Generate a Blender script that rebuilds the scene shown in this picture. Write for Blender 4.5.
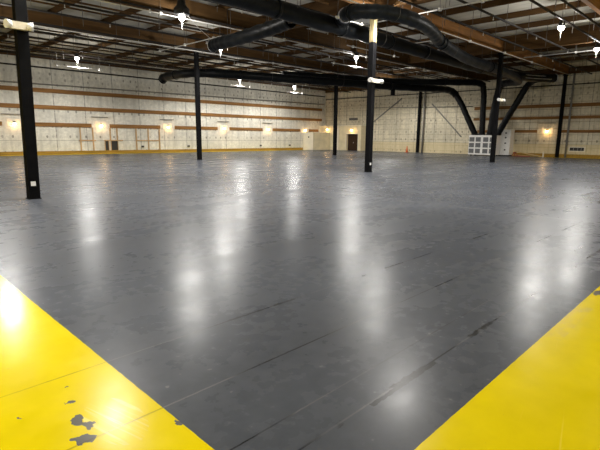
import bpy, math, random
from mathutils import Vector, Matrix
random.seed(7)
for o in list(bpy.data.objects): bpy.data.objects.remove(o)
sc = bpy.context.scene
col = sc.collection

# ------------------------------------------------------------------ camera
F, PITCH, YAW, ROLL, CAMH = 461.208, math.radians(10.839), math.radians(44.6255), math.radians(0.5189), 1.733
fw = Vector((math.cos(YAW), math.sin(YAW), 0)); rt = Vector((math.sin(YAW), -math.cos(YAW), 0)); upv = Vector((0, 0, 1))
f_ = fw*math.cos(PITCH) - upv*math.sin(PITCH); u_ = fw*math.sin(PITCH) + upv*math.cos(PITCH)
r2 = rt*math.cos(ROLL) + u_*math.sin(ROLL); u2 = -rt*math.sin(ROLL) + u_*math.cos(ROLL)
cd = bpy.data.cameras.new('camera'); cam = bpy.data.objects.new('camera', cd); col.objects.link(cam)
cd.sensor_fit = 'HORIZONTAL'; cd.sensor_width = 36; cd.lens = 36*F/600; cd.clip_end = 300; cd.clip_start = 0.05
cam.matrix_world = Matrix(((r2.x, u2.x, -f_.x, 0), (r2.y, u2.y, -f_.y, 0), (r2.z, u2.z, -f_.z, CAMH), (0, 0, 0, 1)))
sc.camera = cam

# ------------------------------------------------------------------ world, exposure, light levels
w = bpy.data.worlds.new('world'); sc.world = w; w.use_nodes = True
w.node_tree.nodes['Background'].inputs[0].default_value = (0.5, 0.55, 0.62, 1)
w.node_tree.nodes['Background'].inputs[1].default_value = 0.02
sc.view_settings.view_transform = 'Standard'; sc.view_settings.look = 'None'
sc.view_settings.exposure = 0.0; sc.view_settings.gamma = 1.0
sc.cycles.use_denoising = True
sc.cycles.max_bounces = 6; sc.cycles.diffuse_bounces = 4; sc.cycles.glossy_bounces = 3
sc.cycles.sample_clamp_indirect = 4.0
LAMP_W = 2000.0          # each high bay lamp
LAMP_COL = (1.0, 0.965, 0.91)
FILL_W = 430.0             # fill light added at each lamp to brighten roof deck and walls
LENS_E = 14.0
WALL_W = 55.0            # each warm wall lamp
WALL_COL = (1.0, 0.62, 0.27)

# ------------------------------------------------------------------ helpers
class MB:
    def __init__(s): s.v = []; s.f = []; s.sm = []
    def box(s, a, b):
        x0, y0, z0 = [min(p, q) for p, q in zip(a, b)]; x1, y1, z1 = [max(p, q) for p, q in zip(a, b)]
        n = len(s.v)
        s.v += [(x0,y0,z0),(x1,y0,z0),(x1,y1,z0),(x0,y1,z0),(x0,y0,z1),(x1,y0,z1),(x1,y1,z1),(x0,y1,z1)]
        s.f += [tuple(n+i for i in q) for q in ((0,3,2,1),(4,5,6,7),(0,1,5,4),(1,2,6,5),(2,3,7,6),(3,0,4,7))]
        s.sm += [False]*6
        return s
    def bar(s, p, q, wd, ht, up=(0,0,1)):
        p = Vector(p); q = Vector(q); d = (q-p).normalized(); up = Vector(up)
        if abs(d.dot(up)) > .98: up = Vector((1,0,0))
        a = d.cross(up).normalized()*wd/2; b = a.cross(d).normalized()*ht/2
        n = len(s.v)
        for c in (p, q): s.v += [tuple(c+a*i+b*j) for i, j in ((-1,-1),(1,-1),(1,1),(-1,1))]
        s.f += [tuple(n+i for i in k) for k in ((0,1,2,3),(7,6,5,4),(0,4,5,1),(1,5,6,2),(2,6,7,3),(3,7,4,0))]
        s.sm += [False]*6
        return s
    def sweep(s, pts, rads, seg=12, cap=True):
        pts = [Vector(p) for p in pts]
        if not hasattr(rads, '__len__'): rads = [rads]*len(pts)
        n0 = len(s.v); m = len(pts); prev = None
        for i, p in enumerate(pts):
            d = (pts[min(i+1, m-1)] - pts[max(i-1, 0)]).normalized()
            if prev is None:
                prev = d.orthogonal().normalized()
            a = (prev - d*prev.dot(d)).normalized(); prev = a; b = d.cross(a)
            for k in range(seg):
                t = 2*math.pi*k/seg
                s.v.append(tuple(p + (a*math.cos(t) + b*math.sin(t))*rads[i]))
        for i in range(m-1):
            for k in range(seg):
                q = (k+1) % seg
                s.f.append((n0+i*seg+k, n0+i*seg+q, n0+(i+1)*seg+q, n0+(i+1)*seg+k)); s.sm.append(True)
        if cap:
            s.f.append(tuple(n0+k for k in reversed(range(seg)))); s.sm.append(False)
            s.f.append(tuple(n0+(m-1)*seg+k for k in range(seg))); s.sm.append(False)
        return s
    def lathe(s, c, prof, seg=16):     # prof: (radius, z) upward
        return s.sweep([(c[0], c[1], c[2]+z) for r, z in prof], [max(r, .0005) for r, z in prof], seg)
    def ball(s, c, r, seg=12, rings=8):
        pr = [(max(r*math.sin(math.pi*i/rings), .001), -r*math.cos(math.pi*i/rings)) for i in range(rings+1)]
        n0 = len(s.v)
        for rr, z in pr:
            for k in range(seg):
                t = 2*math.pi*k/seg; s.v.append((c[0]+rr*math.cos(t), c[1]+rr*math.sin(t), c[2]+z))
        for i in range(rings):
            for k in range(seg):
                q = (k+1) % seg
                s.f.append((n0+i*seg+k, n0+i*seg+q, n0+(i+1)*seg+q, n0+(i+1)*seg+k)); s.sm.append(True)
        return s
    def build(s, name, mat, parent=None, origin=None):
        """one mesh object; vertices are given in world space"""
        if parent is not None:
            org = wloc(parent)
            # a part keeps its vertices relative to its thing
        else:
            if origin is None:
                xs = [v[0] for v in s.v]; ys = [v[1] for v in s.v]; zs = [v[2] for v in s.v]
                origin = ((min(xs)+max(xs))/2, (min(ys)+max(ys))/2, min(zs))
            org = Vector(origin)
        me = bpy.data.meshes.new(name)
        me.from_pydata([tuple(Vector(v)-org) for v in s.v], [], s.f)
        me.polygons.foreach_set('use_smooth', s.sm)
        me.materials.append(mat); me.update()
        o = bpy.data.objects.new(name, me); col.objects.link(o)
        if parent is not None: o.parent = parent
        else: o.location = org
        return o
def wloc(o):
    v = Vector((0,0,0))
    while o is not None: v += o.location; o = o.parent
    return v
def tag(o, label, cat, group=None):
    o['label'] = label; o['category'] = cat
    if group: o['group'] = group
    return o
def thing(name, label, cat, loc, group=None):
    o = bpy.data.objects.new(name, None); col.objects.link(o); o.location = loc; o.empty_display_size = .1
    return tag(o, label, cat, group)
def struct(name, mb, mat, parent=None):
    o = mb.build(name, mat, parent, origin=(0,0,0) if parent is None else None)
    if parent is None: o['kind'] = 'structure'
    return o
def part_copy(src, parent, loc):
    c = src.copy(); col.objects.link(c); c.parent = parent; c.location = loc; return c
def smooth(pts, n=8):
    P = [Vector(p) for p in pts]; out = []
    for i in range(len(P)-1):
        a = P[max(i-1,0)]; b = P[i]; c = P[i+1]; d = P[min(i+2,len(P)-1)]
        for k in range(n):
            t = k/n
            out.append(.5*((2*b)+(c-a)*t+(2*a-5*b+4*c-d)*t*t+(3*b-a-3*c+d)*t**3))
    out.append(P[-1]); return out

# ------------------------------------------------------------------ materials
class NT:
    def __init__(s, name):
        s.m = bpy.data.materials.new(name); s.m.use_nodes = True
        s.t = s.m.node_tree; s.b = s.t.nodes['Principled BSDF']
    def n(s, typ, **kw):
        x = s.t.nodes.new(typ)
        for k, v in kw.items(): setattr(x, k, v)
        return x
    def put(s, sock, v):
        if isinstance(v, bpy.types.NodeSocket): s.t.links.new(v, sock)
        elif v is not None: sock.default_value = v
    def M(s, op, a, b=None, c=None, clamp=False):
        x = s.n('ShaderNodeMath', operation=op, use_clamp=clamp)
        s.put(x.inputs[0], a); s.put(x.inputs[1], b); s.put(x.inputs[2], c); return x.outputs[0]
    def mix(s, fac, a, b):
        x = s.n('ShaderNodeMix', data_type='RGBA'); s.put(x.inputs['Factor'], fac)
        for so, v in ((x.inputs[6], a), (x.inputs[7], b)): s.put(so, v if isinstance(v, bpy.types.NodeSocket) else (*v, 1) if len(v) == 3 else v)
        return x.outputs[2]
    def coord(s):
        return s.n('ShaderNodeTexCoord').outputs['Object']
    def xyz(s, v):
        x = s.n('ShaderNodeSeparateXYZ'); s.put(x.inputs[0], v); return x.outputs
    def comb(s, x, y, z=0.0):
        c = s.n('ShaderNodeCombineXYZ'); s.put(c.inputs[0], x); s.put(c.inputs[1], y); s.put(c.inputs[2], z); return c.outputs[0]
    def scale(s, v, sc_):
        x = s.n('ShaderNodeVectorMath', operation='MULTIPLY'); s.put(x.inputs[0], v); x.inputs[1].default_value = sc_; return x.outputs[0]
    def noise(s, v, sc_, det=3, rough=.55):
        x = s.n('ShaderNodeTexNoise'); s.put(x.inputs['Vector'], v); x.inputs['Scale'].default_value = sc_
        x.inputs['Detail'].default_value = det; x.inputs['Roughness'].default_value = rough; return x.outputs[0]
    def white(s, v):
        x = s.n('ShaderNodeTexWhiteNoise'); s.put(x.inputs[0], v); return x.outputs[0]
    def ramp(s, v, a, b, lo=0., hi=1.):
        x = s.n('ShaderNodeMapRange', clamp=True); s.put(x.inputs[0], v)
        x.inputs[1].default_value = a; x.inputs[2].default_value = b; x.inputs[3].default_value = lo; x.inputs[4].default_value = hi; return x.outputs[0]
    def line(s, v, at, half):      # 1 on a thin line
        return s.M('LESS_THAN', s.M('ABSOLUTE', s.M('SUBTRACT', v, at)), half)
    def per(s, v, period, half, off=0.0):   # periodic thin line
        x = s.M('ABSOLUTE', s.M('SUBTRACT', s.M('FRACT', s.M('ADD', s.M('DIVIDE', v, period), off)), .5))
        return s.M('LESS_THAN', x, half/period)
    def bump(s, h, st, dist=.02):
        x = s.n('ShaderNodeBump'); x.inputs['Strength'].default_value = st; x.inputs['Distance'].default_value = dist
        s.put(x.inputs['Height'], h); s.put(s.b.inputs['Normal'], x.outputs[0])
    def out(s, c=None, r=None, metal=None, spec=None):
        if c is not None: s.put(s.b.inputs['Base Color'], c if isinstance(c, bpy.types.NodeSocket) else (*c, 1))
        s.put(s.b.inputs['Roughness'], r); s.put(s.b.inputs['Metallic'], metal)
        s.put(s.b.inputs['Specular IOR Level'], spec)
        return s.m
def plain(name, c, r=.6, metal=0., var=.25, sc_=6., stretch=(1,1,1), spec=None):
    t = NT(name); v = t.scale(t.coord(), stretch)
    n = t.ramp(t.noise(v, sc_, 4), .3, .7)
    d = tuple(x*(1-var) for x in c); l = tuple(min(1, x*(1+var)) for x in c)
    t.out(t.mix(n, d, l), t.ramp(n, 0, 1, max(.05, r-.06), min(1, r+.06)), metal, spec); return t.m
def glow(name, c, e):
    t = NT(name); t.out((.8,.8,.8), .3); t.b.inputs['Emission Color'].default_value = (*c, 1); t.b.inputs['Emission Strength'].default_value = e
    n = t.noise(t.coord(), 8.); t.put(t.b.inputs['Emission Strength'], t.ramp(n, 0, 1, e*.9, e*1.1)); t.m.cycles.emission_sampling = 'NONE'; return t.m

def floor_material():
    t = NT('painted_concrete_floor'); co = t.coord(); x, y, z = t.xyz(co)
    big = t.noise(co, .22, 3, .55); mid = t.noise(co, 1.1, 3, .55); fine = t.noise(co, 7., 3, .6)
    streak = t.noise(t.scale(co, (.12, 1.1, 1)), 1.0, 3, .6)
    streak2 = t.noise(t.scale(co, (.55, .10, 1)), 1.0, 3, .6)
    g = t.mix(t.ramp(big, .25, .75), (.060,.066,.079), (.089,.098,.116))
    g = t.mix(t.ramp(mid, .2, .9, 0, .35), g, (.052,.056,.066))
    g = t.mix(t.ramp(streak, .35, .85, 0, .65), g, (.040,.042,.047))
    g = t.mix(t.ramp(streak2, .5, .9, 0, .4), g, (.044,.044,.048))
    g = t.mix(t.ramp(fine, .3, .8, 0, .3), g, (.125,.133,.15))
    # fine pale scratches
    sc1 = t.noise(t.scale(t.comb(t.M('ADD', x, t.M('MULTIPLY', y, .35)), t.M('SUBTRACT', y, t.M('MULTIPLY', x, .22))), (.5, 14, 1)), 1.0, 3, .6)
    g = t.mix(t.ramp(sc1, .62, .80, 0, .12), g, (.2,.2,.21))
    sp = t.noise(co, 14., 1, .5)
    g = t.mix(t.ramp(sp, .73, .80, 0, .45), g, (.24,.24,.245))
    # yellow safety border
    we = t.M('MULTIPLY', t.M('SUBTRACT', t.noise(co, 6., 4), .5), .012)
    yel = t.M('MAXIMUM', t.M('LESS_THAN', t.M('ADD', x, we), 1.313), t.M('LESS_THAN', t.M('ADD', y, we), 1.165))
    far = t.M('MAXIMUM', t.M('GREATER_THAN', y, 43.3), t.M('MULTIPLY', t.M('GREATER_THAN', x, 48.9), t.M('LESS_THAN', y, 18.5)))
    yel = t.M('MAXIMUM', yel, far)
    yn = t.noise(co, 2.2, 5, .6)
    yc = t.mix(t.ramp(yn, .3, .72), (.66,.52,.001), (.76,.60,.002))
    yc = t.mix(t.ramp(sc1, .66, .74, 0, .35), yc, (.86,.66,.10))
    yc = t.mix(t.ramp(t.noise(co, 14., 4, .7), .69, .73, 0, .6), yc, (.30,.22,.04))
    scf = t.M('MULTIPLY', t.M('LESS_THAN', t.M('ADD', t.M('POWER', t.M('DIVIDE', t.M('SUBTRACT', x, 1.04), .16), 2.), t.M('POWER', t.M('DIVIDE', t.M('SUBTRACT', y, 2.62), .3), 2.)), 1.), t.ramp(t.noise(t.scale(t.comb(t.M('ADD', x, t.M('MULTIPLY', y, .25)), y), (30, 1.2, 1)), 1., 2), .52, .62, 0, .6))
    yc = t.mix(scf, yc, (.85,.74,.25))
    # chipped paint
    wx = t.M('MULTIPLY', t.M('SUBTRACT', t.noise(co, 9., 3), .5), .16); wy = t.M('MULTIPLY', t.M('SUBTRACT', t.noise(t.scale(co, (1.3,1.1,1)), 11., 3), .5), .16)
    chip = None
    for cx, cy, rx, ry in ((.87,2.76,.035,.075),(.90,2.68,.045,.04),(.84,2.56,.055,.06),(.80,2.60,.03,.03),(.91,3.02,.018,.03),(1.29,2.31,.02,.05),(6.02,1.11,.13,.045),(.95,3.22,.012,.012),(.55,3.3,.01,.012),(.62,3.05,.012,.01)):
        dx = t.M('DIVIDE', t.M('SUBTRACT', t.M('ADD', x, wx), cx), rx); dy = t.M('DIVIDE', t.M('SUBTRACT', t.M('ADD', y, wy), cy), ry)
        m = t.M('LESS_THAN', t.M('ADD', t.M('MULTIPLY', dx, dx), t.M('MULTIPLY', dy, dy)), 1.0)
        chip = m if chip is None else t.M('MAXIMUM', chip, m)
    c = t.mix(yel, g, t.mix(chip, yc, (.13,.125,.115)))
    # worn pale strip on the right border
    worn = t.M('MULTIPLY', t.M('MULTIPLY', t.M('GREATER_THAN', x, 4.3), t.M('LESS_THAN', x, 5.4)), t.M('MULTIPLY', t.M('GREATER_THAN', y, 1.02), t.ramp(fine, .4, .65, 0, .55)))
    c = t.mix(t.M('MULTIPLY', worn, yel), c, (.62,.48,.10))
    # saw-cut joints
    jn = t.noise(t.scale(co, (.8, 3, 1)), 2.0, 4, .7)
    wob = t.M('MULTIPLY', t.M('SUBTRACT', t.noise(t.scale(co, (3., .0, 1)), 4., 3), .5), .010)
    joint = None
    for yj, hw, th in ((3.395,.007,.46),(2.53,.0075,.42),(1.89,.006,.52),(1.62,.007,.50),(7.3,.008,.5),(11.2,.010,.5),(5.6,.006,.55)):
        m = t.M('MULTIPLY', t.line(t.M('ADD', y, wob), yj, hw), t.ramp(jn, th-.04, th+.04, .55, 1.))
        joint = m if joint is None else t.M('MAXIMUM', joint, m)
    jcol = t.mix(t.ramp(t.noise(co, .9, 3), .46, .56), (.012,.012,.012), (.13,.13,.135))
    c = t.mix(t.M('MULTIPLY', joint, t.M('SUBTRACT', 1.0, t.M('MULTIPLY', yel, .55))), c, t.mix(yel, jcol, (.10,.07,.01)))
    pale = None
    for xj, hw in ((11.2,.03),(13.4,.03),(6.6,.008)):
        m = t.M('MULTIPLY', t.line(t.M('ADD', x, wob), xj, hw), t.ramp(streak, .36, .55, 0, .8))
        pale = m if pale is None else t.M('MAXIMUM', pale, m)
    c = t.mix(t.M('MULTIPLY', pale, t.M('SUBTRACT', 1.0, yel)), c, (.22,.22,.225))
    # wide chipped stretches of two joints
    ch2 = t.M('MULTIPLY', t.M('MAXIMUM', t.line(t.M('ADD', y, t.M('MULTIPLY', wy, .35)), 1.62, .022), t.line(t.M('ADD', y, t.M('MULTIPLY', wy, .3)), 3.395, .013)), t.ramp(t.noise(co, 1.7, 3), .53, .58))
    run = t.M('MULTIPLY', t.M('GREATER_THAN', x, 2.30), t.M('LESS_THAN', x, 3.15))
    ch2 = t.M('MAXIMUM', ch2, t.M('MULTIPLY', run, t.M('MULTIPLY', t.line(t.M('ADD', y, t.M('MULTIPLY', wy, .25)), 1.595, .017), t.ramp(t.noise(co, 4.5, 3), .36, .42))))
    c = t.mix(t.M('MULTIPLY', ch2, t.M('SUBTRACT', 1.0, yel)), c, (.02,.02,.02))
    rough = t.M('ADD', t.ramp(mid, .25, .75, .24, .31), t.ramp(streak, .35, .8, -.03, .06))
    rough = t.M('ADD', rough, t.ramp(fine, .3, .7, -.02, .03))
    rough = t.M('SUBTRACT', rough, t.M('MULTIPLY', yel, .08))
    t.bump(t.M('ADD', t.M('MULTIPLY', t.noise(co, 2.5, 2, .5), .4), t.M('MULTIPLY', joint, -.6)), .018, .02)
    return t.out(c, rough, spec=t.M('SUBTRACT', .03, t.M('MULTIPLY', yel, .005)))

def wall_material(name, base, ax, block):
    t = NT(name); co = t.coord(); c3 = t.xyz(co); u = c3[0] if ax == 'x' else c3[1]; z = c3[2]
    uv = t.comb(u, z)
    big = t.noise(uv, .35, 4, .6); fine = t.noise(uv, 3.5, 5, .7); strk = t.noise(t.scale(uv, (2.2, .25, 1)), 1., 4, .6)
    d = tuple(v*.72 for v in base); l = tuple(min(1, v*1.12) for v in base)
    c = t.mix(t.ramp(big, .3, .7), d, l)
    c = t.mix(t.ramp(fine, .35, .7, 0, .6), c, tuple(v*.5 for v in base))
    c = t.mix(t.ramp(strk, .48, .7, 0, .6), c, tuple(v*.5 for v in base))
    # seams of the panels
    c = t.mix(t.M('MULTIPLY', t.per(u, 2.62, .035, .03), t.ramp(fine, .3, .6, .2, .75)), c, (.12,.11,.09))
    c = t.mix(t.M('MULTIPLY', t.line(z, 1.22, .022), .55), c, (.14,.12,.09))
    if block:
        c = t.mix(t.M('MULTIPLY', t.per(z, .61, .022), t.ramp(fine, .3, .6, .3, .7)), c, (.2,.16,.09))
        c = t.mix(t.M('MULTIPLY', t.per(u, 1.22, .022, .2), t.ramp(fine, .3, .6, .3, .7)), c, (.2,.16,.09))
        c = t.mix(t.M('MULTIPLY', t.M('LESS_THAN', z, 1.22), .5), c, (.62,.50,.25))
    # rows of dark fixing marks
    su, sz = .655, .44
    iu = t.M('FLOOR', t.M('DIVIDE', u, su)); iz = t.M('FLOOR', t.M('DIVIDE', z, sz))
    r1 = t.white(t.comb(iu, iz, 3.)); r2_ = t.white(t.comb(iu, iz, 9.)); rz = t.white(t.comb(7., iz, 1.))
    fu = t.M('SUBTRACT', t.M('FRACT', t.M('DIVIDE', u, su)), t.M('ADD', .25, t.M('MULTIPLY', r1, .5)))
    fz = t.M('SUBTRACT', t.M('FRACT', t.M('DIVIDE', z, sz)), .5)
    dd = t.M('ADD', t.M('POWER', t.M('MULTIPLY', fu, su/.085), 2.), t.M('POWER', t.M('MULTIPLY', fz, sz/.12), 2.))
    dot = t.M('MULTIPLY', t.M('LESS_THAN', dd, 1.), t.M('MULTIPLY', t.M('GREATER_THAN', r2_, .25), t.M('GREATER_THAN', rz, .35)))
    dot = t.M('MULTIPLY', dot, t.ramp(r1, 0, 1, .1, .7))
    c = t.mix(dot, c, (.10,.09,.07))
    t.bump(fine, .3, .02)
    return t.out(c, .8, spec=.25)

def wood(name, c, ax=0):
    t = NT(name); st = [5., 5., 5.]; st[ax] = .35; v = t.scale(t.coord(), st)
    n = t.noise(v, 1.6, 5, .65); n2 = t.noise(t.coord(), .5, 3)
    cc = t.mix(t.ramp(n, .3, .7), tuple(x*.6 for x in c), tuple(x*1.25 for x in c))
    cc = t.mix(t.ramp(n2, .35, .7, 0, .4), cc, tuple(x*.6 for x in c))
    return t.out(cc, .7, spec=.12)

M_floor = floor_material()
M_wl = wall_material('insulated_wall_panel', (.80,.77,.67), 'x', False)
M_wb = wall_material('block_wall_panel', (.76,.69,.52), 'y', True)
M_deck = plain('grey_roof_deck', (.52,.50,.44), .85, var=.22, sc_=1.4, stretch=(1,.35,1))
M_gird = wood('lit_laminated_timber', (.26,.125,.045), 0)  # girder timber in its lit tone
M_gird_shaded = wood('shaded_laminated_timber', (.088,.047,.017), 0)  # same girder timber, shade put into a darker colour
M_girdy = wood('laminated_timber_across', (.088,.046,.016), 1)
M_purl = wood('dark_purlin_timber', (.078,.041,.015), 1)
M_rail = wood('orange_wall_timber', (.27,.135,.045), 0)
M_raily = wood('orange_wall_timber_across', (.25,.125,.042), 1)
M_base = wood('yellow_brown_timber', (.33,.20,.035), 0)
M_stud = wood('pale_stud_timber', (.50,.33,.16), 2)
M_black = plain('black_painted_steel', (.0035,.0035,.004), .65, 0, .4, 3, spec=.06)
M_sleeve = plain('unpainted_yellow_sleeve', (.12,.095,.042), .75)
M_duct = plain('black_wrapped_duct', (.005,.006,.007), .42, 0, .6, 5, spec=.16)
M_duct2 = plain('blue_grey_wrapped_duct', (.011,.014,.018), .42, 0, .5, 5, spec=.2)
M_silver = plain('silver_foil_tape', (.6,.6,.6), .35, .7, .3, 8)
M_pipe = plain('dark_sprinkler_pipe', (.018,.015,.013), .6, 0, .4, 4, spec=.2)
M_cond = plain('pale_conduit', (.58,.57,.54), .45, 0, .12, 6)
M_wire = plain('thin_hanger_wire', (.10,.09,.08), .5, .3)
M_cream = plain('cream_plastic', (.70,.64,.50), .45, 0, .12)
M_white = plain('white_enamel', (.78,.77,.74), .4, 0, .08)
M_grille = plain('dark_fan_grille', (.13,.135,.14), .5, .2, .3, 20)
M_office = plain('cream_office_wall', (.66,.58,.38), .7, 0, .14, 1.2)
M_offw = plain('white_office_wall', (.78,.73,.60), .6, 0, .08, 1.2)
M_plate = plain('pale_lamp_board', (.74,.68,.55), .8, 0, .15, 3)
M_dark = plain('dark_opening_panel', (.018,.015,.012), .6, 0, .4)
M_door = wood('dark_brown_door', (.045,.025,.014), 2)
M_grey = plain('grey_painted_pipe', (.20,.19,.17), .5, .1, .2)
M_orange = plain('orange_cone_rubber', (.62,.12,.02), .5, 0, .12)
M_red = plain('faded_red_timber', (.30,.06,.03), .6)
M_plank = wood('pale_plank', (.62,.45,.22), 1)
M_lens = glow('lit_lamp_lens', (1., .95, .86), LENS_E)
M_bulb = glow('lit_warm_bulb', (1., .60, .22), 25.)
M_house = plain('dark_lamp_housing', (.03,.03,.032), .45, .5)

# ------------------------------------------------------------------ the setting
XB, YL, ZD = 49.9, 44.4, 8.75
struct('floor', MB().box((-9,-13,-.2), (XB+.3,YL+.3,0)), M_floor)
struct('ceiling', MB().box((-9,-13,ZD), (XB+.3,YL+.3,ZD+.2)), M_deck)
struct('wall_left', MB().box((-9,YL,0), (XB+.3,YL+.3,ZD)), M_wl)
struct('wall_back', MB().box((XB,-13,0), (XB+.3,YL,ZD)), M_wb)
struct('wall_right', MB().box((-9,-13.3,0), (XB+.3,-13,ZD)), M_wl)
struct('wall_front', MB().box((-9.3,-13,0), (-9,YL+.3,ZD)), M_wb)
struct('baseboard_left', MB().box((-9,YL-.06,0), (45.35,YL,.29)), M_base)
struct('baseboard_back', MB().box((XB-.06,-13,0), (XB,18.3,.31)), M_base)
TN = [0]
def trim(mb, mat):
    TN[0] += 1; return struct('trim_%d' % TN[0], mb, mat)
trim(MB().box((-9,YL-.07,5.25), (49.1,YL,5.60)), M_rail)
trim(MB().box((-9,YL-.07,3.87), (49.1,YL,4.21)), M_rail)
LW = [11.1, 18.25, 25.19, 32.31, 39.03, 45.68]
xs = [-9] + [v for q in LW for v in (q-.85, q+.85)] + [48.4]
for a, b in zip(xs[::2], xs[1::2]): trim(MB().box((a,YL-.07,2.40), (b,YL,2.74)), M_rail)
trim(MB().box((XB-.07,-13,4.72), (XB,22.8,5.05)), M_raily)
trim(MB().box((XB-.07,-13,3.62), (XB,22.8,3.90)), M_raily)
trim(MB().box((XB-.07,-13,2.33), (XB,14.3,2.61)), M_raily)
trim(MB().box((XB-.07,16.2,2.33), (XB,22.3,2.61)), M_raily)
trim(MB().box((-9,YL-.12,8.02), (XB,YL,8.34)), M_purl)                   # ledger carrying the roof edge
trim(MB().box((XB-.14,-13,7.75), (XB,YL,8.35)), M_girdy)  # dark timber band high on the back wall
for a, z0, z1 in ((16.35,.29,2.4),(17.47,.29,2.4),(19.1,1.2,2.4),(19.77,1.2,2.4),(21.7,.29,2.4),(22.98,.29,2.4),(24.2,.29,2.4)):
    trim(MB().box((a-.055,YL-.06,z0), (a+.055,YL,z1)), M_stud)
for a, b in ((16.2,17.7),(21.7,24.25),(18.5,20.3)):
    trim(MB().box((a,YL-.075,1.17), (b,YL,1.27)), M_stud)

# ------------------------------------------------------------------ roof framing
ORD = ['first','second','third','fourth','fifth','sixth','seventh','eighth','ninth','tenth','eleventh','twelfth','thirteenth','fourteenth','fifteenth','sixteenth','seventeenth','eighteenth','nineteenth','twentieth']
CX = [3.87, 19.11, 34.35]; CY = [14.05, 29.29]
px_ = [3.87+3.048*k for k in range(14, -3, -1)]
k = 0
for x in px_:
    o = MB().box((x-.065,-13,8.44), (x+.065,YL,ZD)).build('roof_purlin', M_purl)
    tag(o, 'brown timber roof purlin running to the left wall, %s out from the back wall' % ORD[k], 'beam', 'roof purlins'); k += 1
for i, x in enumerate(CX):
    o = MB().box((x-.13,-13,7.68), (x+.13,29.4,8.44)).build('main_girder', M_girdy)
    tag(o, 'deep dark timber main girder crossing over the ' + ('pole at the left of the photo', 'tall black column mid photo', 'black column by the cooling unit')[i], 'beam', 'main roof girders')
bays = ((-9,CX[0],'behind the nearest pole row'), (CX[0],CX[1],'nearest bay'), (CX[1],CX[2],'middle bay'), (CX[2],XB,'farthest bay'))
rows = ((6.43,'second row from the right'), (14.05,'row over the middle column'), (21.67,'row behind the black ducts'), (29.29,'row over the far columns'))
for y, rl in rows:
    for a, b, bl in bays[1:]:
        if a == CX[0] and y < 10: continue
        o = MB().box((a+.13,y-.11,7.68), (b-(.13 if b < XB else .14),y+.11,8.44)).build('roof_girder', M_gird if y < 15 else M_gird_shaded)  # right rows take the lit timber colour, the others the shaded one
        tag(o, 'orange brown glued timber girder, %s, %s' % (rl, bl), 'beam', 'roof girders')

for y in (43.6,42.4,41.2,38.8,37.6,35.4,34.2,33.0,31.0,27.4,26.0,24.6,23.2,20.0,18.4,16.8):      # thin battens fixed under the purlins
    trim(MB().box((4,y-.03,8.35), (XB,y+.03,8.44)), M_purl)

# ------------------------------------------------------------------ columns
def column(x, y, ztop, label, sleeve, tagside, lean=0.0):
    r = thing('steel_column', label, 'column', (x, y, 0), 'black steel columns')
    h = .135
    MB().bar((x,y,.015), (x+lean,y,ztop), .27, .27, up=(0,1,0)).build('shaft', M_black, r)
    MB().box((x-.155,y-.155,0), (x+.155,y+.155,.02)).build('base_plate', M_black, r)
    o = MB().box((x-h+.01+lean,y-h+.01,ztop), (x+h-.01+lean,y+h-.01,7.56)).build('sleeve', M_sleeve if sleeve else M_black, r)
    if sleeve: o['label'] = 'unpainted yellow upper sleeve'
    MB().box((x-.28+lean,y-.15,7.56), (x+.28+lean,y+.15,7.68)).build('cap_plate', M_black, r)
    if tagside:
        o = MB().box((x-.07,y-h-.006,.36), (x+.05,y-h,.48)).build('sticker', M_white, r); o['label'] = 'small white sticker near the foot'
    return r
column(3.80, 14.03, 7.5, 'nearest black steel column at the left edge of the floor', False, True, .17)
column(19.11, 14.05, 6.22, 'tall black steel column mid photo with yellow unpainted top', True, True)
column(19.11, 29.29, 6.7, 'black steel column standing left of middle before the striped left wall', False, False)
column(34.35, 29.29, 6.6, 'thin far black steel column before the cream office corner', False, False)
column(49.5, 29.29, 6.6, 'black steel column against the back wall beside the traffic cone', False, False)
column(34.35, 14.05, 6.6, 'black steel column in front of the white cooling unit', False, False)
column(49.5, 14.05, 6.6, 'rightmost black steel column against the back wall', False, False)
for x, y, lb in ((49.62, 28.75, 'grey drain pipe on back wall just right of the coned column'), (49.62, 13.35, 'grey drain pipe on back wall right of the rightmost column')):
    r = thing('drain_pipe', lb, 'pipe', (x, y, 0), 'wall drain pipes')
    MB().sweep([(x,y,0),(x,y,7.7)], .09, 10).build('pipe', M_grey, r)
    for z in (1.5, 4., 6.4): MB().box((x-.11,y-.13,z), (XB-.005,y+.13,z+.05)).build('bracket', M_grey, r)

# ------------------------------------------------------------------ ducts
def duct(name, label, pts, rad, mat, n=10, seg=16, ribs=True):
    P = smooth(pts, n); R = []
    for i, p in enumerate(P): R.append(rad*(1 + .05*math.sin(i*1.9) + .03*random.uniform(-1, 1)))
    r = thing(name, label, 'duct', tuple(P[0]), 'black ducts under the roof')
    return r, P, R
def body(r, P, R, mat, seg=16, name='duct_run'): return MB().sweep(P, R, seg).build(name, mat, r)
def collar(r, p, d, rad, mat, L=.16, name='collar'):
    p = Vector(p); d = Vector(d).normalized(); return MB().sweep([p-d*L/2, p+d*L/2], rad, 16).build(name, mat, r)
def strap(r, p, rad, ztop):
    pts = [(p[0],p[1]-rad-.02,ztop),(p[0],p[1]-rad-.02,p[2])] + [(p[0],p[1]-(rad+.02)*math.cos(math.pi*k/8),p[2]-(rad+.02)*math.sin(math.pi*k/8)) for k in range(1,8)] + [(p[0],p[1]+rad+.02,p[2]),(p[0],p[1]+rad+.02,ztop)]
    return MB().sweep(pts, .012, 5).build('hanger_strap', M_wire, r)
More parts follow.
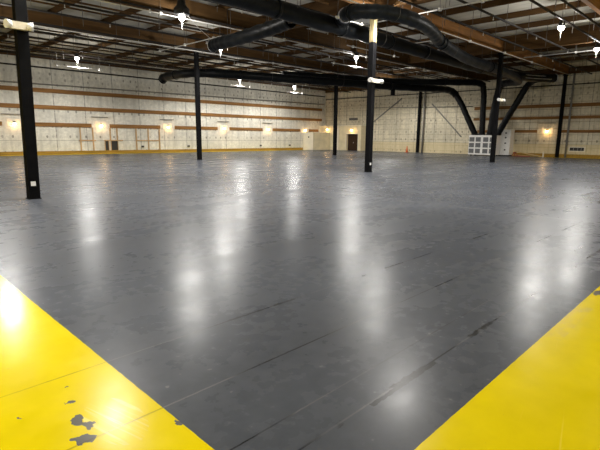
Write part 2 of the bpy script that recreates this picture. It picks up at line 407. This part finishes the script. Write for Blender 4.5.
# D1: the big trunk along the middle and its drop into the cooling unit
r, P, R = duct('air_duct', 'fat black trunk duct crossing the upper middle of the roof', [(7,15.2,7),(12.85,15.33,7),(18.5,15.5,7),(24,15.8,7),(29.3,16,7),(35.8,16.2,7),(42.5,15.7,7),(45.4,14.5,7.0),(46.3,14.0,7.05)], .36, M_duct)
body(r, P, R, M_duct)
P2 = smooth([(45.3,15.2,6.95),(46.4,15.9,6.95),(46.8,16.6,6.4),(46.8,17.34,4.98),(46.8,18.3,3.2),(46.8,18.83,2.14)], 10)
body(r, P2, [.29*(1+.06*math.sin(i*2)) for i in range(len(P2))], M_duct, name='drop_leg')
for q in (12, 20, 28, 36, 50): collar(r, P[q], P[q+1]-P[q-1], .40, M_duct)
o = collar(r, P[-1], P[-1]-P[-2], .37, M_silver, .1, 'end_rim'); o['label'] = 'silver rim on the open end'
for a, b, dz in ((56, 70, .12), (58, 74, -.12)):
    off = lambda p, dz=dz: p + Vector((-.26, -.26, dz))
    o = MB().sweep([off(P[q]) for q in range(a, b)], .025, 6).build('foil_strip', M_silver, r); o['label'] = 'silver foil strip'
for x in (10., 15., 22., 27., 32., 39.): strap(r, (x, 15.3 + (x-10)*.03, 7.0), .36, 8.44)
# D2: loop round the middle column, then alongside
r, P, R = duct('bypass_duct', 'blue grey duct looping out around the yellow topped column', [(18.0,15.1,7.15),(17.3,14.2,7.2),(17.15,13.1,7.1),(18.2,12.3,7.05),(20.05,12.15,7.0),(22.4,12.75,7),(24.2,13.35,6.95),(26,13.7,6.85),(30.3,14.5,6.8),(34.5,14.85,6.8),(38.8,15.0,6.7),(43,15.9,6.6),(46,18.1,6.9),(46.75,19.0,6.6),(46.8,19.34,4.97),(46.8,19.6,2.14)], .31, M_duct2)
body(r, P[:125], R[:125], M_duct2); body(r, P[124:], R[124:], M_duct, name='drop_leg')
for q in (4, 14, 60, 64, 90): collar(r, P[q], P[q+1]-P[q-1], .36, M_duct)
o = collar(r, P[8], P[9]-P[7], .335, M_silver, .12, 'foil_tape'); o['label'] = 'silver foil tape'
for q in (30, 55, 72, 88): strap(r, P[q], .31, 8.44)
# D4: short branch with open mouth
r, P, R = duct('branch_duct', 'short black branch duct with open mouth near a bright lamp', [(15.6,16.1,6.95),(15.75,17.6,6.85),(16,20.3,6.8),(16.1,22.2,6.8),(16.1,23.0,6.75)], .34, M_duct)
MB().sweep(P, R, 16, cap=False).build('duct_run', M_duct, r)
d = (P[-1]-P[-2]).normalized()
MB().sweep([P[-1]-d*.04, P[-1]+d*.02], .36, 16, cap=False).build('mouth_rim', M_silver, r)['label'] = 'silver rim of the open mouth'
o = MB().sweep([P[-1]-d*.5, P[-1]-d*.48], .3, 16).build('damper', M_dark, r)
for q in (10, 28): strap(r, P[q], .34, 8.44)
# D3: far run along the left and leg one
r, P, R = duct('air_duct', 'long low black duct passing the far columns, leftmost drop to the unit', [(20.8,37.2,6.35),(20.85,36.4,6.6),(21.2,32.7,6.6),(24.26,30.93,6.6),(28.73,29.73,6.6),(33.6,28.1,6.6),(40.2,26.08,6.6),(43.6,24.4,6.6),(46.4,23.8,6.5),(46.8,22.9,5.3),(46.8,22.39,4.39),(46.8,21.15,2.14)], .34, M_duct)
body(r, P[:85], R[:85], M_duct); body(r, P[84:], [v*.85 for v in R[84:]], M_duct, name='drop_leg')
for q in (6, 14, 30, 44, 58): collar(r, P[q], P[q+1]-P[q-1], .38, M_duct)
for q in (22, 36, 50, 66): strap(r, P[q], .34, 8.44)
MB().sweep([(39.4,26.35,6.4),(39.4,26.35,5.75)], .22, 14).build('outlet', M_duct, r)
# D5: upper parallel run and leg two
r, P, R = duct('air_duct', 'black duct running above and behind, second drop from left to unit', [(29.1,31.1,7.12),(34.9,28.4,7.1),(40.1,26.2,7.12),(44.2,22.4,7.12),(46.4,20.9,7.1),(46.8,20.6,6.4),(46.8,20.5,4.7),(46.8,20.42,2.14)], .31, M_duct)
body(r, P[:46], R[:46], M_duct); body(r, P[45:], [v*.9 for v in R[45:]], M_duct, name='drop_leg')
for q in (3, 16, 28): collar(r, P[q], P[q+1]-P[q-1], .36, M_duct)
for q in (8, 22): strap(r, P[q], .31, 8.44)

# ------------------------------------------------------------------ sprinkler pipes and conduits
RY = [40.03, 37.69, 35.55, 32.93, 30.88, 28.64, 25.75, 23.51, 21.37, 18.29, 16.05, 12.04, 10.22, 7.98, 7.0, 3.92]
hang = None; head = None
for i, y in enumerate(RY):
    r = thing('sprinkler_pipe', 'thin dark sprinkler pipe under the roof, %s out from the left wall' % ORD[i], 'pipe', (0, y, 7.60), 'sprinkler branch pipes')
    x0 = 4. if y > 15 else 14.
    MB().sweep([(x0,y,7.60),(XB,y,7.60)], .055, 8).build('pipe', M_pipe, r)
    for j, x in enumerate(px_):
        if x < x0: continue
        if hang is None:
            hang = MB().sweep([(x,y,7.22),(x,y,8.44)], .014, 5).build('hanger_rod', M_wire, r)
            for v in hang.data.vertices: v.co.x -= x
            hang.location = (x, 0, 0)
            head = MB().lathe((x,y,7.41), ((.03,0),(.035,.02),(.015,.04),(.02,.19)), 8).build('sprinkler_head', M_cond, r)
            for v in head.data.vertices: v.co.x -= x
            head.location = (x+1.5, 0, 0)
            continue
        part_copy(hang, r, (x+.1, 0, 0))
        if j % 2 == i % 2 and x+1.5 < XB-.2: part_copy(head, r, (x+1.5, 0, 0))
def conduit(name, label, p, q, rad, mat, boxes=(), hz=8.44):
    r = thing(name, label, 'conduit', p, 'lighting conduits')
    MB().sweep([p, q], rad, 8).build('pipe', mat, r)
    p = Vector(p); q = Vector(q); d = q-p
    for b in boxes:
        c = p + d*b
        MB().box((c.x-.06,c.y-.06,c.z-.07), (c.x+.06,c.y+.06,c.z+.07)).build('junction_box', M_cond, r)
        MB().sweep([(c.x,c.y,c.z+.05),(c.x,c.y,hz)], .012, 5).build('hanger_rod', M_wire, r)
    return r
T = (.1,.3,.5,.7,.9)
conduit('conduit', 'pale conduit along the girder over the middle column, reaching the right', (14,13.5,7.5), (49.5,13.5,7.5), .03, M_cond, (.1,.25,.4,.55,.7,.85))
conduit('conduit', 'pale conduit along the girder over the far columns', (4,28.85,7.5), (48,28.85,7.5), .035, M_cond, T)
conduit('conduit', 'pale conduit along the lower edge of the girder behind the ducts', (8,21.5,7.5), (49,21.5,7.5), .03, M_cond, T)
conduit('conduit', 'bright conduit crossing top right above the looping duct', (20.5,16.2,7.5), (20.5,2,7.5), .03, M_cond, (.2,.34,.48,.62,.8))
conduit('conduit', 'pale conduit running beyond the right lamp toward the rightmost column', (36.3,13.2,7.5), (36.3,2,7.5), .035, M_cond, T)
conduit('conduit', 'short pale conduit before the first right lamp, beside the looping duct', (26.5,18,7.5), (26.5,14.4,7.5), .03, M_cond, (.2,.8))
conduit('conduit', 'short pale conduit crossing above the trunk duct, farther right', (29.5,18.3,7.5), (29.5,15.4,7.5), .03, M_cond, (.2,.8))
conduit('conduit', 'pale conduit crossing under the lamp by the branch duct mouth', (17.1,31.5,7.5), (17.1,23.5,7.5), .03, M_cond, (.1,.5,.9))
conduit('conduit', 'short pale conduit just under the far left lamp', (12.2,36.95,6.62), (15.6,36.95,6.62), .03, M_cond, (.05,.5,.95), ZD)
conduit('conduit', 'short pale conduit just under the lamp left of the far black column', (28.4,37.8,6.62), (31,37.8,6.62), .03, M_cond, (.05,.5,.95), ZD)
conduit('conduit', 'short pale conduit just under the farthest lamp by the left wall', (36.8,38.6,6.62), (39.4,38.6,6.62), .03, M_cond, (.05,.5,.95), ZD)
conduit('conduit', 'pale conduit just under the lamp left of the middle column', (24.4,21.27,6.62), (29.6,21.27,6.62), .03, M_cond, (.05,.5,.95), ZD)
conduit('service_pipe', 'grey conduit along the left wall above the top timber rail', (-9,44.3,5.8), (49.5,44.3,6.15), .05, M_grey, ())
conduit('service_pipe', 'dark pipe along the left wall just below the roof edge', (-9,44.2,7.35), (49.5,44.2,7.2), .06, M_pipe, ())
conduit('service_pipe', 'dark pipe along the back wall below the roof edge', (49.82,-13,6.72), (49.82,44.3,6.85), .05, M_pipe, ())
conduit('service_pipe', 'grey pipe crossing the block part of the back wall', (49.84,23,5.1), (49.84,36.4,5.45), .045, M_grey, ())
conduit('conduit', 'pale conduit just right of the middle column top, behind the ducts', (24.2,19.8,7.5), (30.2,19.8,7.5), .03, M_cond, (.1,.5,.9))
conduit('conduit', 'bright conduit between the looping duct and the trunk duct', (17.0,14.62,7.1), (19.9,14.62,7.1), .04, M_cond, (.05,.35,.65,.95))
for a, b, lb in (((49.82,36.2,3.6),(49.82,32,6.4),'left of the coned column'), ((49.82,27.9,5.6),(49.82,24.1,1.9),'right of the coned column')):
    o = MB().bar(a, b, .10, .14, up=(1,0,0)).build('diagonal_bar', M_grey); tag(o, 'slanting grey bar on the block back wall, ' + lb, 'brace', 'wall bars')  # thin grey bars slanting across the wall face

# ------------------------------------------------------------------ high bay lamps
def highbay(x, y, z, label, cord=True, big=1.0):
    r = thing('high_bay_lamp', label, 'lamp', (x, y, z), 'high bay lamps')
    MB().lathe((x,y,z), [(a*big,b*big) for a, b in ((.13,.03),(.17,.06),(.17,.16),(.10,.24),(.08,.34),(.02,.36))], 16).build('housing', M_house, r)
    MB().ball((x,y,z-.02), .16, 14, 8).build('lens', M_lens, r)['label'] = 'glowing lens'
    MB().sweep([(x,y,z+.34),(x,y,ZD)], .012, 5).build('suspension_cable', M_wire, r)
    if cord: MB().sweep([(x,y,z-.64),(x,y,z-.1)], .007, 5).build('drop_cord', M_cond, r)
    ld = bpy.data.lights.new('lamp_light', 'SPOT'); ld.energy = LAMP_W; ld.color = LAMP_COL
    ld.spot_size = math.radians(168); ld.spot_blend = .35; ld.shadow_soft_size = .42
    lo = bpy.data.objects.new('lamp_light', ld); col.objects.link(lo); lo.parent = r; lo.location = (0, 0, -.18)
    pd = bpy.data.lights.new('lamp_fill_light', 'POINT'); pd.energy = FILL_W; pd.color = LAMP_COL; pd.shadow_soft_size = .1  # added fill, not the lamp's own beam; lifts deck and beams
    po = bpy.data.objects.new('lamp_fill_light', pd); col.objects.link(po); po.parent = r; po.location = (0, 0, -.22)
    return r
for x, y, lb in ((13.8,36.95,'glowing lamp at far left near the left wall'), (12.7,20.6,'largest glowing lamp at the top left of the photo'), (18.6,25.7,'glowing lamp beside the open mouth of the branch duct'),
                 (29.6,37.8,'small glowing lamp below the low far duct, nearer one'), (38.0,38.6,'smallest glowing lamp just left of the far thin column'), (27.1,21.3,'glowing lamp just left of the tall middle column'),
                 (42.1,28.3,'small glowing lamp just right of the tall middle column'), (26.9,8.1,'bright lamp at the upper right of the photo'), (34.7,8.25,'bright lamp at the right edge of the photo')):
    highbay(x, y, 7.3, lb, True, 2.2 if 'largest' in lb else 1.0)
for x, y, lb in ((18.75,13.05,'lamp tucked behind the looping duct by the yellow topped column'), (12.5,7.5,'lamp above the frame, its glare nearest on the grey floor'), (5.4,13.5,'lamp above the frame beside the nearest column'),
                 (5.5,26.,'lamp above the frame on the far left'), (-1.6,7.,'unseen lamp added to light the left yellow border'), (20,1.,'unseen lamp added to light the far right side')):  # last two are unseen lamps added to light the border and right side
    highbay(x, y, 7.3, lb, False)
r = thing('extension_cable', 'white cable slanting from the top left lamp to the branch duct mouth', 'cable', (13.0,20.9,7.5))
MB().sweep(smooth([(12.95,20.75,7.62),(14.6,22.1,7.35),(16.1,23.05,7.1)], 6), .014, 5).build('cable', M_cond, r)

# ------------------------------------------------------------------ emergency lights on columns
def emergency(x, y, z, wd, label):
    r = thing('emergency_light', label, 'light', (x, y, z), 'emergency lights')
    MB().box((x-wd*.32,y-.14,z-.09), (x+wd*.32,y,z+.09)).build('case', M_cream, r)
    for s in (-1, 1):
        MB().sweep([(x+s*wd*.30,y-.09,z+.02*s),(x+s*wd*.36,y-.12,z),(x+s*wd*.5,y-.14,z)], (.05,.10,.11), 14).build('lamp_head', M_white, r)
emergency(3.80, 13.89, 4.43, .62, 'cream twin headed emergency light high on the nearest column')
emergency(19.11, 13.91, 4.43, 1.0, 'white twin headed emergency light high on the middle column')
emergency(34.35, 13.91, 4.45, 1.0, 'white twin headed emergency light on the column before the cooling unit')

# ------------------------------------------------------------------ warm wall lamps
def wall_lamp(p, n, label, bracket=True, plate=True):
    p = Vector(p); n = Vector(n); s = Vector((-n.y, n.x, 0)); r = thing('wall_lamp', label, 'lamp', tuple(p), 'warm wall lamps')
    if plate:
        a = p - s*.5 + Vector((0,0,-.2)); b = p + s*.5 + n*.02 + Vector((0,0,.4)); MB().box(a, b).build('back_plate', M_plate, r)
    c = p + n*.2
    MB().lathe((c.x,c.y,c.z+.05), ((.05,0),(.11,.03),(.09,.12),(.03,.14)), 12).build('socket_cap', M_house, r)
    MB().bar(p + Vector((0,0,.15)), c + Vector((0,0,.15)), .04, .04).build('arm', M_house, r)
    MB().ball(c, .12, 12, 8).build('bulb', M_bulb, r)['label'] = 'glowing warm bulb'
    if bracket:
        b = p + Vector((0,0,.78)); MB().bar(b - s*.85 + n*.1, b + s*.7 + n*.1, .08, .06).bar(b + s*.1, b + s*.1 + n*.1, .08, .05).build('bracket_arm', M_grey, r)
    ld = bpy.data.lights.new('wall_lamp_light', 'POINT'); ld.energy = WALL_W; ld.color = WALL_COL; ld.shadow_soft_size = .12
    lo = bpy.data.objects.new('wall_lamp_light', ld); col.objects.link(lo); lo.parent = r; lo.location = c + n*.05 - p + Vector((0,0,-.02))
wn = ['behind the nearest column', 'above the dark low openings', 'left of the second column', 'right of the second column', 'below the smallest ceiling lamp', 'at the office end']
for x, lb in zip(LW, wn): wall_lamp((x, YL, 2.58), (0,-1,0), 'warm glowing lamp on the left wall, ' + lb, x < 45)
wall_lamp((XB, 15.25, 2.48), (-1,0,0), 'warm glowing lamp on the back wall at the right')

# ------------------------------------------------------------------ office corner
r = thing('office_booth', 'low white booth standing in the far corner by the left wall', 'booth', (45.4,42.5,0))
MB().box((45.4,42.5,0), (48.74,YL-.08,2.26)).build('booth_wall', M_office, r)
o = MB().box((45.37,42.48,0), (45.40,YL-.08,2.26)).build('end_panel', M_offw, r); o['label'] = 'white end panel'
MB().box((45.34,42.45,2.26), (48.74,YL-.08,2.32)).build('booth_roof', M_offw, r)
MB().box((45.36,43.2,1.6), (45.37,43.4,1.8)).build('notice', M_dark, r)
r = thing('office_room', 'cream office block with a dark door in the far corner', 'office', (48.8,40.8,0))
MB().box((48.8,39.6,0), (XB,YL,3.2)).box((48.8,37.2,0), (XB,37.7,3.2)).box((48.8,37.7,2.14), (XB,39.6,3.2)).build('office_wall', M_office, r)
MB().box((48.74,37.1,3.2), (XB,YL,3.26)).build('office_roof', M_offw, r)
MB().box((48.75,41.0,0), (48.8,41.45,3.2)).build('corner_board', M_offw, r)['label'] = 'white corner board'
d = MB().box((49.1,37.7,0), (49.16,39.6,2.14)).build('door', M_door, r); d['label'] = 'dark brown double door'
MB().box((49.06,38.6,.95), (49.1,38.66,1.1)).build('door_handle', M_silver, d)
MB().box((48.76,37.6,0), (48.8,37.7,2.22)).box((48.76,39.6,0), (48.8,39.7,2.22)).box((48.76,37.6,2.14), (48.8,39.7,2.24)).build('door_frame', M_cream, r)
wall_lamp((48.8, 38.65, 2.62), (-1,0,0), 'warm glowing lamp over the dark office door', False, False)
wall_lamp((48.8, 42.9, 2.75), (-1,0,0), 'warm glowing lamp above the low white booth', False, False)
r = thing('wall_vent', 'dark vent on the back wall above the office block', 'vent', (XB,39.4,4.0))
MB().box((XB-.05,38.7,3.95), (XB,40.1,4.25)).build('frame', M_dark, r)
for i in range(4): MB().box((XB-.07,38.75,3.98+i*.065), (XB-.05,40.05,4.01+i*.065)).build('louvre', M_grey, r)

# ------------------------------------------------------------------ openings and boxes on the left wall
for a, b, lb in ((18.52,18.92,'narrow dark low hatch at the foot of the left wall'), (19.1,19.8,'wider dark low hatch at the foot of the left wall')):
    r = thing('wall_hatch', lb, 'hatch', (a, YL, .29))
    MB().box((a+.04,YL-.04,.29), (b-.04,YL,1.17)).build('panel', M_dark, r)
    MB().box((a,YL-.07,.29), (a+.04,YL,1.17)).box((b-.04,YL-.07,.29), (b,YL,1.17)).build('frame', M_stud, r)
for x, lb in ((22.31,'between the pale wall studs'),(27.62,'just left of the second column'),(37.87,'below the middle wall lamps'),(42.87,'nearest the office corner')):
    r = thing('outlet_box', 'small grey outlet box low on the left wall, ' + lb, 'box', (x, YL, .55), 'outlet boxes')
    MB().box((x-.14,YL-.08,.52), (x+.14,YL,.72)).build('box', M_grey, r); MB().box((x-.11,YL-.1,.55), (x+.11,YL-.08,.69)).build('cover', M_dark, r)
r = thing('wall_vent', 'pale framed dark grille low on the back wall at far right', 'vent', (XB,12.5,.6))
MB().box((XB-.04,11.8,.55), (XB,13.2,1.02)).build('frame', M_cream, r)
MB().box((XB-.06,11.9,.65), (XB-.04,13.1,.95)).build('grille', M_dark, r)
for y in (12.1,12.4,12.75): MB().box((XB-.075,y,.66), (XB-.06,y+.05,.94)).build('bar', M_grey, r)

# ------------------------------------------------------------------ cooling unit with fans
ux0, ux1, uy0, uy1, uz = 46.2, 47.5, 18.75, 21.45, 2.05
r = thing('cooling_unit', 'white cooling unit with rows of dark fans, black ducts entering its top', 'machine', (46.8,20.1,0))
MB().box((ux0,uy0,.12), (ux1,uy1,uz)).build('cabinet', M_white, r)
for i in range(4):
    for j in range(3):
        cy = uy0+.36+i*.66 + (.05 if i > 1 else -.05); cz = .48+j*.57
        g = MB().box((ux0-.03,cy-.25,cz-.22), (ux0,cy+.25,cz+.22)).build('fan_grille', M_grille, r)
        ring = MB()
        for q in range(10):
            t0 = 2*math.pi*q/10; t1 = 2*math.pi*(q+1)/10
            ring.bar((ux0-.04,cy+.17*math.cos(t0),cz+.17*math.sin(t0)), (ux0-.04,cy+.17*math.cos(t1),cz+.17*math.sin(t1)), .02, .02)
        ring.build('fan_ring', M_grey, g)
for y in (18.83,19.6,20.42,21.15): MB().lathe((46.8,y,uz), ((.34,0),(.34,.14),(.30,.16)), 16).build('duct_collar', M_duct, r)
for y in (18.95,21.2):
    for x in (46.35,47.3): MB().box((x-.06,y-.06,0), (x+.06,y+.06,.12)).build('foot', M_black, r)
r = thing('control_cabinet', 'tall narrow white cabinet behind the right side of the cooling unit', 'cabinet', (48.3,18.45,0))
MB().box((47.9,18.0,.1), (48.9,19.1,2.62)).build('case', M_white, r)
MB().box((47.86,18.1,.3), (47.9,19.0,2.45)).build('door', M_white, r)
for z in (.55, 1.2, 1.75, 2.2): MB().box((47.84,18.35,z), (47.86,18.5,z+.14)).build('latch', M_dark, r)
MB().box((47.95,18.05,0), (48.85,19.05,.1)).build('plinth', M_black, r)

# ------------------------------------------------------------------ loose things by the back wall
r = thing('traffic_cone', 'orange traffic cone beside the column at the back wall', 'cone', (49.0,30.4,0))
MB().box((48.8,30.2,0), (49.2,30.6,.04)).build('base', M_orange, r)
MB().lathe((49.0,30.4,.04), ((.15,0),(.10,.3),(.03,.70),(.02,.71)), 16).build('body', M_orange, r)
MB().lathe((49.0,30.4,.34), ((.098,0),(.072,.16)), 16).build('band', M_white, r)
for i, (a, b, m, lb) in enumerate((((48.2,17.6,.50),(48.2,15.0,.06),M_plank,'long pale plank sloping down to the floor right of the unit'), ((48.75,18.0,.13),(48.6,15.6,.05),M_plank,'pale plank lying lower beside the sloping plank'),
                                   ((47.75,17.2,.06),(47.6,15.9,.05),M_red,'faded red beam on the floor beside the white cabinet'))):
    o = MB().bar(a, b, .16, .07).build('plank', m); tag(o, lb, 'plank', 'loose planks')
r = thing('saw_horse', 'low red timber trestle holding up the pale planks', 'trestle', (48.3,17.6,0))
MB().bar((47.8,17.5,.39), (48.45,17.5,.39), .08, .08).build('top_bar', M_red, r)
for x in (47.85, 48.4):
    for s in (-.18, .18): MB().bar((x,17.5,.4), (x,17.5+s,0), .05, .05).build('leg', M_red, r)
o = MB().box((48.2,14.85,0), (48.3,14.95,.55)).build('floor_post', M_cream); tag(o, 'short pale post at the lower end of the sloping plank', 'post')
